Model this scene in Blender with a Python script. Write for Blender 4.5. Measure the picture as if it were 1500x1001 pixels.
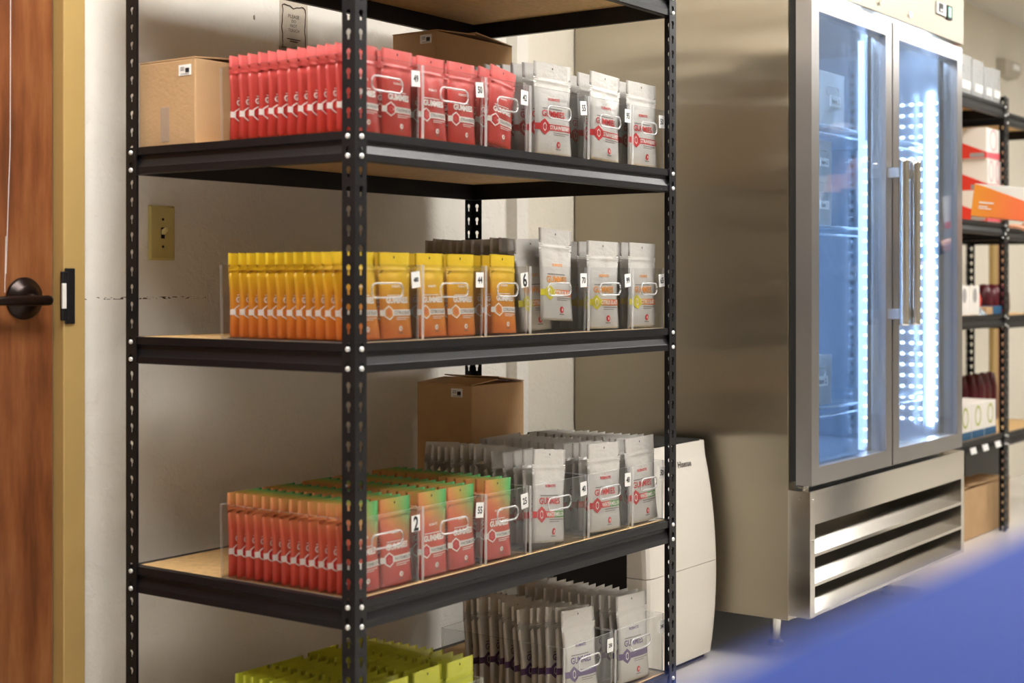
import bpy, bmesh, math, random
from mathutils import Vector, Matrix
random.seed(7)
for o in list(bpy.data.objects): bpy.data.objects.remove(o, do_unlink=True)
scene = bpy.context.scene
COL = scene.collection
R = math.radians
H = 1.13                                    # camera height above the floor
# ---------------------------------------------------------------- camera
cam_d = bpy.data.cameras.new('camera'); cam = bpy.data.objects.new('camera', cam_d); COL.objects.link(cam)
cam.location = (-2.1595, -1.9226, H); cam.rotation_euler = (R(90), 0, R(35.663 - 90))
cam_d.sensor_width = 36; cam_d.lens = 2181.55 / 1500 * 36
cam_d.shift_y = -(500.5 - 415.2) / 1500
cam_d.clip_start = .02; cam_d.clip_end = 60
cam_d.dof.use_dof = True; cam_d.dof.focus_distance = 3.8; cam_d.dof.aperture_fstop = 3.0
scene.camera = cam
# ---------------------------------------------------------------- world, exposure
w = bpy.data.worlds.new('world'); scene.world = w; w.use_nodes = True
w.node_tree.nodes['Background'].inputs[0].default_value = (1, .96, .9, 1)
w.node_tree.nodes['Background'].inputs[1].default_value = .25
vs = scene.view_settings
vs.view_transform = 'Standard'; vs.look = 'None'; vs.gamma = 1; vs.use_curve_mapping = False
vs.exposure = 1.12
LIGHT_STRENGTH = 13.0

# ================================================================ materials
def nodes_of(name):
    m = bpy.data.materials.new(name); m.use_nodes = True
    nt = m.node_tree; return m, nt, nt.nodes['Principled BSDF'], nt.nodes['Material Output']
def add(nt, t, **kw):
    n = nt.nodes.new(t)
    for k, v in kw.items(): setattr(n, k, v)
    return n
def noise(nt, scale, detail=3, vec=None, rough=.55):
    n = add(nt, 'ShaderNodeTexNoise'); n.inputs['Scale'].default_value = scale
    n.inputs['Detail'].default_value = detail; n.inputs['Roughness'].default_value = rough
    if vec is not None: nt.links.new(vec, n.inputs['Vector'])
    return n
def mapping(nt, scale, coord='Object', rot=(0, 0, 0), loc=(0, 0, 0)):
    tc = add(nt, 'ShaderNodeTexCoord'); mp = add(nt, 'ShaderNodeMapping')
    mp.inputs['Scale'].default_value = scale; mp.inputs['Rotation'].default_value = rot; mp.inputs['Location'].default_value = loc
    nt.links.new(tc.outputs[coord], mp.inputs['Vector']); return mp.outputs[0]
def ramp(nt, fac, stops, interp='LINEAR'):
    r = add(nt, 'ShaderNodeValToRGB'); r.color_ramp.interpolation = interp
    els = r.color_ramp.elements
    while len(els) < len(stops): els.new(.5)
    for e, (p, c) in zip(els, stops): e.position = p; e.color = (*c, 1) if len(c) == 3 else c
    nt.links.new(fac, r.inputs[0]); return r.outputs[0]
def math_n(nt, op, a, b):
    n = add(nt, 'ShaderNodeMath', operation=op)
    for i, v in enumerate((a, b)):
        if isinstance(v, (int, float)): n.inputs[i].default_value = v
        else: nt.links.new(v, n.inputs[i])
    return n.outputs[0]
def bump(nt, bsdf, h, strength, dist=.01):
    b = add(nt, 'ShaderNodeBump'); b.inputs['Strength'].default_value = strength; b.inputs['Distance'].default_value = dist
    nt.links.new(h, b.inputs['Height']); nt.links.new(b.outputs[0], bsdf.inputs['Normal'])
def mat(name, col, rough=.5, metal=0., spec=.5, bscale=None, bstr=.2, var=0., vscale=5., emit=None, estr=0.):
    m, nt, b, o = nodes_of(name)
    b.inputs['Base Color'].default_value = (*col, 1); b.inputs['Roughness'].default_value = rough
    b.inputs['Metallic'].default_value = metal; b.inputs['Specular IOR Level'].default_value = spec
    v = None
    if bscale or var: v = mapping(nt, (1, 1, 1))
    if var:
        n = noise(nt, vscale, 4, v)
        c = ramp(nt, n.outputs['Fac'], [(.3, tuple(x * (1 - var) for x in col)), (.7, tuple(min(1, x * (1 + var)) for x in col))])
        nt.links.new(c, b.inputs['Base Color'])
    if bscale:
        n = noise(nt, bscale, 4, v); bump(nt, b, n.outputs['Fac'], bstr)
    if emit: b.inputs['Emission Color'].default_value = (*emit, 1); b.inputs['Emission Strength'].default_value = estr
    return m
def srgb(r, g, b):
    f = lambda c: (c / 255 / 12.92) if c / 255 <= .04045 else ((c / 255 + .055) / 1.055) ** 2.4
    return (f(r), f(g), f(b))
def wall_mat(name, col, seam=False):
    m, nt, b, o = nodes_of(name); b.inputs['Roughness'].default_value = .75; b.inputs['Specular IOR Level'].default_value = .25
    v = mapping(nt, (1, 1, 1)); n1 = noise(nt, 14, 5, v, .6); n2 = noise(nt, 60, 3, v)
    h = math_n(nt, 'ADD', ramp(nt, n1.outputs['Fac'], [(.45, (0, 0, 0)), (.56, (1, 1, 1))]), math_n(nt, 'MULTIPLY', n2.outputs['Fac'], .35))
    bump(nt, b, h, .3, .004)
    n3 = noise(nt, 1.7, 3, v)
    c = ramp(nt, n3.outputs['Fac'], [(.3, tuple(x * .95 for x in col)), (.7, col)])
    if seam:       # scuffed tape joint: a line of brown specks
        sx = add(nt, 'ShaderNodeSeparateXYZ'); nt.links.new(v, sx.inputs[0])
        band = math_n(nt, 'LESS_THAN', math_n(nt, 'ABSOLUTE', math_n(nt, 'SUBTRACT', sx.outputs[2], H - .034), 0), .0028)
        xr = math_n(nt, 'LESS_THAN', sx.outputs[0], .34)
        sp = noise(nt, 75, 3, mapping(nt, (1, 1, 2.2)))
        k = math_n(nt, 'MULTIPLY', math_n(nt, 'MULTIPLY', band, xr), math_n(nt, 'GREATER_THAN', sp.outputs['Fac'], .56))
        sp2 = noise(nt, 23, 1, v); k2 = math_n(nt, 'MULTIPLY', math_n(nt, 'GREATER_THAN', sp2.outputs['Fac'], .80), .8)
        mx = add(nt, 'ShaderNodeMix', data_type='RGBA'); nt.links.new(math_n(nt, 'MAXIMUM', k, k2), mx.inputs['Factor'])
        nt.links.new(c, mx.inputs['A']); mx.inputs['B'].default_value = (.10, .06, .03, 1); c = mx.outputs['Result']
    nt.links.new(c, b.inputs['Base Color']); return m
def steel_mat(name, col, rough, streak=(1, 1, 60), wave=.06, aniso=0):
    m, nt, b, o = nodes_of(name); b.inputs['Metallic'].default_value = 1; b.inputs['Base Color'].default_value = (*col, 1)
    n = noise(nt, 6, 4, mapping(nt, streak))
    r = ramp(nt, n.outputs['Fac'], [(.3, (rough * .94,) * 3), (.7, (rough * 1.07,) * 3)]); nt.links.new(r, b.inputs['Roughness'])
    n2 = noise(nt, 1.3, 2, mapping(nt, (.5, .5, 2.6), loc=(.3, .2, .55)))
    bump(nt, b, math_n(nt, 'MULTIPLY', n2.outputs['Fac'], wave), 1, .25)
    if aniso:
        b.inputs['Anisotropic'].default_value = aniso; tg = add(nt, 'ShaderNodeTangent', direction_type='RADIAL', axis='Z'); nt.links.new(tg.outputs[0], b.inputs['Tangent'])
    return m
def clear_mat(name, tint=(.97, .98, .98), ior=1.45, boost=1.0, rough=.03, white=0.):
    m, nt, b, o = nodes_of(name); nt.nodes.remove(b)
    t = add(nt, 'ShaderNodeBsdfTransparent'); t.inputs[0].default_value = (*tint, 1)
    g = add(nt, 'ShaderNodeBsdfGlossy'); g.inputs['Roughness'].default_value = rough
    lw = add(nt, 'ShaderNodeLayerWeight'); lw.inputs['Blend'].default_value = .5     # Schlick: same from both sides of a thin sheet
    f0 = ((ior - 1) / (ior + 1)) ** 2
    fr_ = math_n(nt, 'ADD', math_n(nt, 'MULTIPLY', math_n(nt, 'POWER', lw.outputs['Facing'], 5), 1 - f0), f0)
    mx = add(nt, 'ShaderNodeMixShader'); nt.links.new(math_n(nt, 'MINIMUM', math_n(nt, 'MULTIPLY', fr_, boost), 1), mx.inputs[0])
    nt.links.new(t.outputs[0], mx.inputs[1]); nt.links.new(g.outputs[0], mx.inputs[2]); out = mx.outputs[0]
    if white:
        d = add(nt, 'ShaderNodeBsdfDiffuse'); d.inputs[0].default_value = (.95, .95, .95, 1)
        m2 = add(nt, 'ShaderNodeMixShader'); m2.inputs[0].default_value = white
        nt.links.new(out, m2.inputs[1]); nt.links.new(d.outputs[0], m2.inputs[2]); out = m2.outputs[0]
    nt.links.new(out, o.inputs['Surface']); return m
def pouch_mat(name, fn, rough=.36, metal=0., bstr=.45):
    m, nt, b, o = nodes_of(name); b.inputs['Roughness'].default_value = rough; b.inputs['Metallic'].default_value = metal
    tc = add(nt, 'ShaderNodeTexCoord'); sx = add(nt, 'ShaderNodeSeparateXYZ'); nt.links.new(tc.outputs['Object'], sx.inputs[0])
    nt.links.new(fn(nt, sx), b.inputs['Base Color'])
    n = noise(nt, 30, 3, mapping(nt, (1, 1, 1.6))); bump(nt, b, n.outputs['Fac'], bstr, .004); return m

M = {}
M['wall'] = wall_mat('wall_paint', (.85, .82, .755), True)
M['wall_r'] = wall_mat('wall_paint_far', (.80, .75, .64))
M['ceil'] = mat('ceiling_tile', (.78, .75, .68), .9, bscale=140, bstr=.5, var=.06, vscale=120)
M['tbar'] = mat('ceiling_grid', (.8, .79, .75), .5)
M['floor'] = mat('floor_vinyl', (.72, .68, .62), .22, bscale=8, bstr=.02, var=.05, vscale=3)
M['black'] = mat('black_powder_coat', (.008, .008, .010), .38, spec=.32, bscale=220, bstr=.05)
M['board'] = mat('particle_board', srgb(222, 184, 128), .65, bscale=120, bstr=.15, var=.12, vscale=60)
M['bolt'] = mat('zinc_bolt', (.86, .87, .86), .3, .35)
M['casing'] = mat('tan_casing_paint', srgb(186, 156, 98), .4, var=.05, vscale=4)
M['bronze'] = mat('dark_bronze', (.018, .009, .007), .28, .6)
M['blackmetal'] = mat('black_metal', (.01, .01, .012), .4)
M['white'] = mat('white_plastic', (.86, .84, .79), .35)
M['ivory'] = mat('brass_tone_plate', srgb(200, 184, 116), .35, 0)
M['ivory2'] = mat('ivory_toggle', srgb(225, 212, 150), .35)
M['dark'] = mat('dark_slot', (.012, .010, .008), .6)
M['card'] = mat('cardboard', srgb(194, 158, 116), .8, bscale=90, bstr=.12, var=.06, vscale=9)
M['cardin'] = mat('cardboard_inside', srgb(150, 108, 66), .85)
M['tape'] = clear_mat('clear_tape', (.96, .95, .92), boost=1.6, rough=.2, white=.12)
M['paper'] = mat('white_paper', (.86, .86, .84), .7)
M['ink'] = mat('black_ink', (.012, .012, .016), .6)
M['inkb'] = mat('brown_ink', (.04, .012, .008), .6)
M['film'] = clear_mat('clear_film', (.93, .91, .88), boost=1.2, rough=.12, white=.04)
M['acr'] = clear_mat('clear_acrylic', (.965, .97, .975), 1.45, 1.15)
M['acre'] = clear_mat('acrylic_edge_highlight', (.90, .91, .92), 1.5, 2.6, .06, .3)  # white mixed in to paint the bright highlights along edges and handles
M['acrf'] = clear_mat('frosted_clear_acrylic', (.85, .88, .9), 1.5, 2, .1, .30)
M['acrf2'] = clear_mat('bright_clear_acrylic', (.88, .92, .95), 1.5, 2.2, .1, .5)
M['steel'] = steel_mat('brushed_steel', (.40, .355, .28), .30, wave=.11, aniso=.85)
M['steel2'] = steel_mat('bright_steel', (.68, .65, .60), .16, (60, 1, 1), .01)
M['hdr'] = mat('satin_header_steel', (.38, .345, .28), .42, .7)
M['steeld'] = mat('satin_door_steel', (.42, .41, .41), .33, .9)
M['gasket'] = mat('black_gasket', (.012, .012, .012), .6)
M['chrome'] = mat('chrome', (.75, .73, .69), .15, 1)
M['liner'] = mat('pale_liner', (.55, .62, .72), .3, .3)
M['glass'] = clear_mat('door_glass', (.90, .95, 1.0), 1.5, 1.5, .01)
M['led'] = mat('led_lens', (1, 1, 1), .4, emit=(.68, .82, 1), estr=38)
M['glowdot'] = mat('led_and_reflection_glow', (1, 1, 1), .4, emit=(.74, .85, 1), estr=7)
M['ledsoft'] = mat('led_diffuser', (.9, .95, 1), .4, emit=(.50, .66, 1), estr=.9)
M['wire'] = mat('shelf_wire', (.6, .72, .82), .25, .7)
M['acwhite'] = mat('warm_white_plastic', (.84, .80, .73), .4)
M['blue'] = mat('blue_counter_laminate', srgb(34, 84, 206), .7, spec=.2, bscale=300, bstr=.04)
M['light'] = mat('light_diffuser', (1, 1, 1), .5, emit=(1, .97, .925), estr=LIGHT_STRENGTH)
M['green'] = mat('green_display', (.1, .5, .3), .3, emit=(.15, .7, .4), estr=.5)
M['skin'] = mat('skin', srgb(222, 160, 128), .5)
M['cloth'] = mat('dark_shirt', (.05, .06, .09), .8)
M['hair'] = mat('brown_hair', (.05, .03, .02), .6)
M['boxwhite'] = mat('white_carton', (.84, .80, .74), .5)
M['boxred'] = mat('red_carton_print', srgb(222, 58, 42), .5)
M['boxpink'] = mat('pink_carton_print', srgb(238, 100, 110), .5)
M['ringpink'] = mat('pale_pink_print', srgb(240, 170, 175), .5)
M['ringgreen'] = mat('olive_print', srgb(170, 180, 60), .5)
M['boxblue'] = mat('blue_carton_print', srgb(30, 90, 130), .5)
M['maroon'] = mat('maroon_wrap', srgb(92, 18, 34), .35, var=.4, vscale=30)
M['orangered'] = mat('orange_red_print', srgb(235, 90, 50), .5)
M['wood2'] = mat('brown_far_wood', srgb(165, 118, 88), .5)
M['emlight'] = mat('beige_plastic', (.50, .46, .38), .5)
M['hot'] = mat('grey_print', (.35, .33, .32), .5)

def door_wood():
    m, nt, b, o = nodes_of('stained_door_wood'); b.inputs['Roughness'].default_value = .42
    v = mapping(nt, (9, 9, 1.1)); n = noise(nt, 3.2, 6, v, .62); n2 = noise(nt, 2.3, 3, mapping(nt, (1, 1, 1)))
    f = math_n(nt, 'ADD', math_n(nt, 'MULTIPLY', n.outputs['Fac'], .65), math_n(nt, 'MULTIPLY', n2.outputs['Fac'], .4))
    nt.links.new(ramp(nt, f, [(.32, srgb(78, 40, 18)), (.5, srgb(126, 72, 38)), (.7, srgb(156, 102, 60))]), b.inputs['Base Color'])
    bump(nt, b, n.outputs['Fac'], .08, .004); return m
M['doorwood'] = door_wood()
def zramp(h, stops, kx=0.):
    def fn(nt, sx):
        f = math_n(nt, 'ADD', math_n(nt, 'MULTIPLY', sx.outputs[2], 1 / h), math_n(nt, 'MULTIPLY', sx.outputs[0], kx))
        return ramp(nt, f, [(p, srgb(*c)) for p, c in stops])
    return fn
def melon(h):
    def fn(nt, sx):
        zf = math_n(nt, 'MULTIPLY', sx.outputs[2], 1 / h)
        top = ramp(nt, math_n(nt, 'ADD', math_n(nt, 'MULTIPLY', sx.outputs[0], 9.5), .5), [(.1, srgb(212, 152, 92)), (.45, srgb(180, 162, 76)), (.9, srgb(92, 180, 108))])
        base = ramp(nt, math_n(nt, 'ADD', zf, math_n(nt, 'MULTIPLY', sx.outputs[0], -1.2)), [(.1, srgb(204, 56, 44)), (.55, srgb(208, 92, 68))])
        k = ramp(nt, math_n(nt, 'ADD', zf, math_n(nt, 'MULTIPLY', sx.outputs[0], 2.6)), [(.50, (0, 0, 0)), (.95, (1, 1, 1))])
        mx = add(nt, 'ShaderNodeMix', data_type='RGBA'); nt.links.new(k, mx.inputs['Factor'])
        nt.links.new(base, mx.inputs['A']); nt.links.new(top, mx.inputs['B']); return mx.outputs['Result']
    return fn
HS, HL = .176, .216
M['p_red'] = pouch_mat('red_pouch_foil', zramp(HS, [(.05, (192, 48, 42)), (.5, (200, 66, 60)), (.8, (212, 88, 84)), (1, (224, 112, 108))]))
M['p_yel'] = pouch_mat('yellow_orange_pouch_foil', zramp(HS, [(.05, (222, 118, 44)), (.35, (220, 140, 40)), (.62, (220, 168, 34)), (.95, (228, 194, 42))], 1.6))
M['p_mel'] = pouch_mat('watermelon_pouch_foil', melon(HS))
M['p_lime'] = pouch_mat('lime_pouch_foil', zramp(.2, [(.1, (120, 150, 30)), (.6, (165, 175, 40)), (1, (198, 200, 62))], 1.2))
M['p_wht'] = pouch_mat('white_pouch_foil', zramp(HL, [(0, (206, 203, 197)), (1, (210, 207, 202))]), .33, .12, .6)
PR = {k: mat('print_' + k, srgb(*c), .45) for k, c in dict(white=(246, 240, 232), red=(205, 40, 48), coral=(226, 96, 84), orange=(226, 112, 44), yellow=(214, 200, 40), green=(96, 165, 78), grey=(120, 112, 108), dark=(30, 26, 30), purple=(88, 62, 120), amber=(232, 150, 60)).items()}

# ================================================================ mesh helpers
class MB:
    def __init__(s): s.v = []; s.f = []; s.m = []
    def quad(s, pts, mi=0):
        n = len(s.v); s.v += [tuple(p) for p in pts]; s.f.append(tuple(range(n, n + len(pts)))); s.m.append(mi)
    def grid(s, rows, mi=0, closed=False):
        n = len(s.v); c = len(rows[0])
        for r in rows: s.v += [tuple(p) for p in r]
        for i in range(len(rows) - 1):
            for j in range(c if closed else c - 1):
                k = (j + 1) % c
                s.f.append((n + i * c + j, n + i * c + k, n + (i + 1) * c + k, n + (i + 1) * c + j)); s.m.append(mi)
    def box(s, a, b, mi=0):
        x0, y0, z0 = a; x1, y1, z1 = b; n = len(s.v)
        s.v += [(x0, y0, z0), (x1, y0, z0), (x1, y1, z0), (x0, y1, z0), (x0, y0, z1), (x1, y0, z1), (x1, y1, z1), (x0, y1, z1)]
        for q in ((0, 3, 2, 1), (4, 5, 6, 7), (0, 1, 5, 4), (1, 2, 6, 5), (2, 3, 7, 6), (3, 0, 4, 7)):
            s.f.append(tuple(n + i for i in q)); s.m.append(mi)
    def loft(s, loops, mi=0, cap0=True, cap1=True):
        n = len(s.v); c = len(loops[0])
        for l in loops: s.v += [tuple(p) for p in l]
        for i in range(len(loops) - 1):
            for j in range(c):
                k = (j + 1) % c; s.f.append((n + i * c + j, n + i * c + k, n + (i + 1) * c + k, n + (i + 1) * c + j)); s.m.append(mi)
        if cap0: s.f.append(tuple(n + j for j in reversed(range(c)))); s.m.append(mi)
        if cap1: s.f.append(tuple(n + (len(loops) - 1) * c + j for j in range(c))); s.m.append(mi)
    def tube(s, path, r, seg=8, mi=0, closed=False):
        path = [Vector(p) for p in path]; loops = []
        n = len(path)
        for i, p in enumerate(path):
            a = path[i - 1] if (i or closed) else p; b = path[(i + 1) % n] if (i < n - 1 or closed) else p
            t = (b - a).normalized(); u = t.cross(Vector((0, 0, 1)))
            if u.length < .05: u = t.cross(Vector((0, 1, 0)))
            u.normalize(); w_ = t.cross(u); rr = r[i] if isinstance(r, (list, tuple)) else r
            loops.append([p + (u * math.cos(2 * math.pi * k / seg) + w_ * math.sin(2 * math.pi * k / seg)) * rr for k in range(seg)])
        if closed: loops.append(loops[0])
        s.loft(loops, mi, not closed, not closed)
    def cyl(s, p, axis, r, l, seg=16, mi=0):
        a = Vector(axis).normalized(); s.tube([Vector(p), Vector(p) + a * l], r, seg, mi)
    def disc(s, c, u, v, ru, rv, seg=16, mi=0):
        c, u, v = Vector(c), Vector(u), Vector(v)
        s.quad([c + u * ru * math.cos(2 * math.pi * k / seg) + v * rv * math.sin(2 * math.pi * k / seg) for k in range(seg)], mi)
    def mesh(s, name, mats, smooth=False, weld=False):
        me = bpy.data.meshes.new(name); me.from_pydata(s.v, [], s.f)
        for m in (mats if isinstance(mats, (list, tuple)) else [mats]): me.materials.append(m)
        for p, i in zip(me.polygons, s.m): p.material_index = i; p.use_smooth = smooth
        if weld:
            bm = bmesh.new(); bm.from_mesh(me); bmesh.ops.remove_doubles(bm, verts=bm.verts, dist=1e-5)
            bmesh.ops.recalc_face_normals(bm, faces=bm.faces); bm.to_mesh(me); bm.free()
        me.update(); return me
def link(name, me, parent=None, loc=(0, 0, 0), rot=(0, 0, 0)):
    o = bpy.data.objects.new(name, me); COL.objects.link(o); o.location = loc; o.rotation_euler = rot
    if parent is not None: o.parent = parent
    return o
def build(mb, name, mats, parent=None, loc=(0, 0, 0), rot=(0, 0, 0), smooth=False, weld=False, bevel=0, label=None):
    o = link(name, mb.mesh(name, mats, smooth, weld or bevel > 0), parent, loc, rot)
    if bevel:
        b = o.modifiers.new('bevel', 'BEVEL'); b.width = bevel; b.segments = 2; b.limit_method = 'ANGLE'
    if label: o['label'] = label
    return o
def tag(o, label, cat, group=None):
    o['label'] = label; o['category'] = cat
    if group: o['group'] = group
    return o
def struct(o): o['kind'] = 'structure'; return o
def empty(name, loc=(0, 0, 0), rz=0):
    o = bpy.data.objects.new(name, None); COL.objects.link(o); o.location = loc; o.rotation_euler = (0, 0, rz); o.empty_display_size = .05; return o
def boxo(name, a, b, m, parent=None, bevel=0, **k):
    mb = MB(); mb.box(a, b); return build(mb, name, m, parent, bevel=bevel, **k)
_tc = {}
def text_geo(s, bold=.02):
    """2-D triangles of a word: width 1 normalised by its own size, baseline 0"""
    key = (s, bold)
    if key in _tc: return _tc[key]
    cu = bpy.data.curves.new('lettering', 'FONT'); cu.body = s; cu.size = 1; cu.offset = bold; cu.resolution_u = 2; cu.align_x = 'CENTER'
    ob = bpy.data.objects.new('lettering', cu); COL.objects.link(ob)
    bpy.context.view_layer.update()
    me = bpy.data.meshes.new_from_object(ob.evaluated_get(bpy.context.evaluated_depsgraph_get()))
    vs_ = [(v.co.x, v.co.y) for v in me.vertices]; fs = [tuple(p.vertices) for p in me.polygons]
    bpy.data.objects.remove(ob); bpy.data.curves.remove(cu); bpy.data.meshes.remove(me)
    if not vs_: vs_ = [(0, 0)]
    xs = [v[0] for v in vs_]; ys = [v[1] for v in vs_]; wd = max(xs) - min(xs) or 1
    x0 = (max(xs) + min(xs)) / 2; y0 = (max(ys) + min(ys)) / 2
    _tc[key] = ([((x - x0) / wd, (y - y0) / wd) for x, y in vs_], fs); return _tc[key]
def put_text(mb, s, fn, width, mi=0, bold=.02, squash=1.0):
    vs_, fs = text_geo(s, bold); n = len(mb.v)
    mb.v += [tuple(fn(x * width, y * width * squash)) for x, y in vs_]
    for f in fs: mb.f.append(tuple(n + i for i in f)); mb.m.append(mi)

# ================================================================ room shell
YW, YP, XP = .785, .745, 1.585
DX = -.095                                   # right edge of the door leaf
ZC = 2.64
mb = MB(); mb.box((-4.2, -5.6, -.1), (10.2, 1.2, 0)); struct(build(mb, 'floor', M['floor']))
mb = MB(); mb.box((-4.2, -5.6, ZC + .02), (10.2, 1.2, ZC + .12)); ceil = struct(build(mb, 'ceiling', M['ceil']))
tile = MB(); tile.box((.008, .008, 0), (1.20 - .008, .60 - .008, .018)); tme = tile.mesh('ceiling_tile', M['ceil'])
for i in range(7):
    for j in range(3): link('ceiling_tile', tme, ceil, (1.8 + i * 1.2, .745 - .6 * (j + 1), ZC + .004))
mb = MB()
for i in range(8): mb.box((1.8 + i * 1.2 - .012, -1.06, ZC - .004), (1.8 + i * 1.2 + .012, .745, ZC + .004))
for j in range(4): mb.box((1.8, .745 - .6 * j - .012, ZC - .0045), (10.2, .745 - .6 * j + .012, ZC + .0035))
build(mb, 'ceiling_grid', M['tbar'], ceil)
mb = MB()
mb.box((-4.2, YW, 0), (-1.075, YW + .14, ZC + .02)); mb.box((-1.075, YW, 2.10), (DX + .02, YW + .14, ZC + .02)); mb.box((DX + .02, YW, 0), (XP, YW + .14, ZC + .02))
mb.box((XP, YP, 0), (XP + .06, YW + .14, ZC + .02))
struct(build(mb, 'wall_back', M['wall']))
mb = MB(); mb.box((XP + .06, YP, 0), (10.2, YW + .14, ZC + .02)); struct(build(mb, 'wall_back_right', M['wall_r']))
struct(boxo('wall_left', (-4.3, -5.6, 0), (-4.2, 1.2, ZC + .02), M['wall_r']))
struct(boxo('wall_right', (10.2, -5.6, 0), (10.3, 1.2, ZC + .02), M['wall_r']))
struct(boxo('wall_front', (-4.2, -5.7, 0), (10.2, -5.6, ZC + .02), M['wall_r']))
# door
door = struct(empty('door_1', (DX - .92, YW, 0)))
mb = MB(); mb.box((0, .012, .008), (.92, .055, 2.06)); leaf = build(mb, 'leaf', M['doorwood'], door, bevel=.002)
mb = MB()
for z0, z1, x0, x1 in ((H + .30, H + .75, .8105, .812), (H + .02, H + .30, .800, .8105), (H - .02, H + .10, .797, .8)):
    mb.quad([(x0 - .0007, .0115, z0), (x0 + .0007, .0115, z0), (x1 + .0007, .0115, z1), (x1 - .0007, .0115, z1)])
build(mb, 'scratch', M['paper'], leaf, label='pale vertical scratch')
hx, hz = .92 - .075, H - .033
mb = MB()
prof = [(.0, .046), (-.004, .046), (-.008, .043), (-.012, .034), (-.016, .031), (-.022, .018)]
loops = [[(hx + r * math.cos(a), .012 + y, hz + r * math.sin(a)) for a in [2 * math.pi * k / 32 for k in range(32)]] for y, r in prof]
mb.loft(loops); build(mb, 'rosette', M['bronze'], leaf, smooth=True)
mb = MB()
def lev(x, ry, rz): return [(x, -.026 + ry * math.cos(a), hz - .004 + rz * math.sin(a)) for a in [2 * math.pi * k / 14 for k in range(14)]]
mb.loft([lev(hx + .046, .003, .004), lev(hx + .042, .007, .0095), lev(hx + .034, .009, .0115), lev(hx, .010, .0115), lev(hx - .05, .008, .011), lev(hx - .115, .007, .009), lev(hx - .12, .003, .004)])
mb.cyl((hx, -.004, hz - .002), (0, -1, 0), .013, .024, 14); build(mb, 'lever_handle', M['bronze'], leaf, smooth=True)
fr = struct(empty('trim_1', (0, YW, 0)))
boxo('casing', (DX + .004, -.020, 0), (DX + .062, .02, 2.16), M['casing'], fr, .003)
boxo('casing', (DX - .985, -.020, 0), (DX - .924, .02, 2.16), M['casing'], fr, .003)
boxo('casing', (DX - .985, -.020, 2.09), (DX + .062, .02, 2.16), M['casing'], fr, .003)
st = boxo('strike_plate', (DX + .006, -.024, H - .089), (DX + .032, -.019, H + .033), M['blackmetal'], fr, .002)
mb = MB(); mb.box((DX - .004, -.026, H - .082), (DX + .014, -.016, H + .026)); build(mb, 'latch_housing', M['blackmetal'], st, bevel=.003)
boxo('latch', (DX - .005, -.029, H - .055), (DX + .005, -.024, H), M['white'], st, .001)
# wood casing far along the wall
t2 = struct(empty('trim_2', (0, YP, 0)))
boxo('casing', (6.10, -.025, 0), (6.17, 0, 2.1), M['casing'], t2); boxo('jamb', (6.17, -.012, 0), (6.32, 0, 2.1), M['wood2'], t2)

# light switch, sign
sw = empty('light_switch', (.20, YW, H + .118))
mb = MB(); a, b_ = .039, .064
mb.loft([[(-a, 0, -b_), (a, 0, -b_), (a, 0, b_), (-a, 0, b_)], [(-a, -.003, -b_), (a, -.003, -b_), (a, -.003, b_), (-a, -.003, b_)],
         [(-a + .005, -.007, -b_ + .005), (a - .005, -.007, -b_ + .005), (a - .005, -.007, b_ - .005), (-a + .005, -.007, b_ - .005)]], 0, False, True)
build(mb, 'plate', M['ivory'], sw)
boxo('slot', (-.0055, -.0075, -.013), (.0055, -.0068, .013), M['dark'], sw)
mb = MB(); mb.loft([[(-.0045, -.007, -.004), (.0045, -.007, -.004), (.0045, -.007, .007), (-.0045, -.007, .007)], [(-.0035, -.022, .006), (.0035, -.022, .006), (.0035, -.020, .013), (-.0035, -.020, .013)]])
build(mb, 'toggle', M['ivory2'], sw)
for z in (.032, -.032):
    mb = MB(); mb.cyl((0, -.0068, z), (0, -1, 0), .0032, .0016, 10); build(mb, 'screw', M['dark'], sw)
tag(sw, 'brass-toned single toggle light switch on the wall behind the rack', 'light switch')
sg = empty('notice_sheet', (.643, YW, H + .66))
boxo('sheet', (-.052, -.0012, -.072), (.052, -.0004, .075), M['film'], sg)
mb = MB()
def wob(p, q, n=14):
    pts = []
    for i in range(n + 1):
        t = i / n; s_ = .0016 * math.sin(t * 9.4) + .0008 * math.sin(t * 23)
        pts.append((p[0] + (q[0] - p[0]) * t + (s_ if p[0] == q[0] else 0), -.0016, p[1] + (q[1] - p[1]) * t + (s_ * 2 if p[1] == q[1] else 0)))
    return pts
for p, q in (((-.042, .055), (.042, .055)), ((-.042, -.055), (.042, -.055)), ((-.042, -.055), (-.042, .055)), ((.042, -.055), (.042, .055))): mb.tube(wob(p, q), .0011, 5)
build(mb, 'border', M['inkb'], sg)
mb = MB()
for s_, z, wd in (('PLEASE', .030, .040), ('DO', .018, .016), ('NOT', .006, .024), ('TOUCH', -.006, .040), ('do not open displays', -.029, .05), ('thank you', -.035, .028)):
    if s_[0].islower():
        mb.box((-wd / 2, -.0018, z - .0011), (wd / 2, -.0013, z + .0011))
    else: put_text(mb, s_, lambda x, y, z=z: (x, -.0016, z + y), wd, 0, .0)
build(mb, 'lettering', M['inkb'], sg)
boxo('tape_strip', (-.056, -.0026, -.076), (.056, -.0019, -.052), M['tape'], sg)
tag(sg, 'small clear notice reading please do not touch, stuck to the wall', 'sign')

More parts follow.
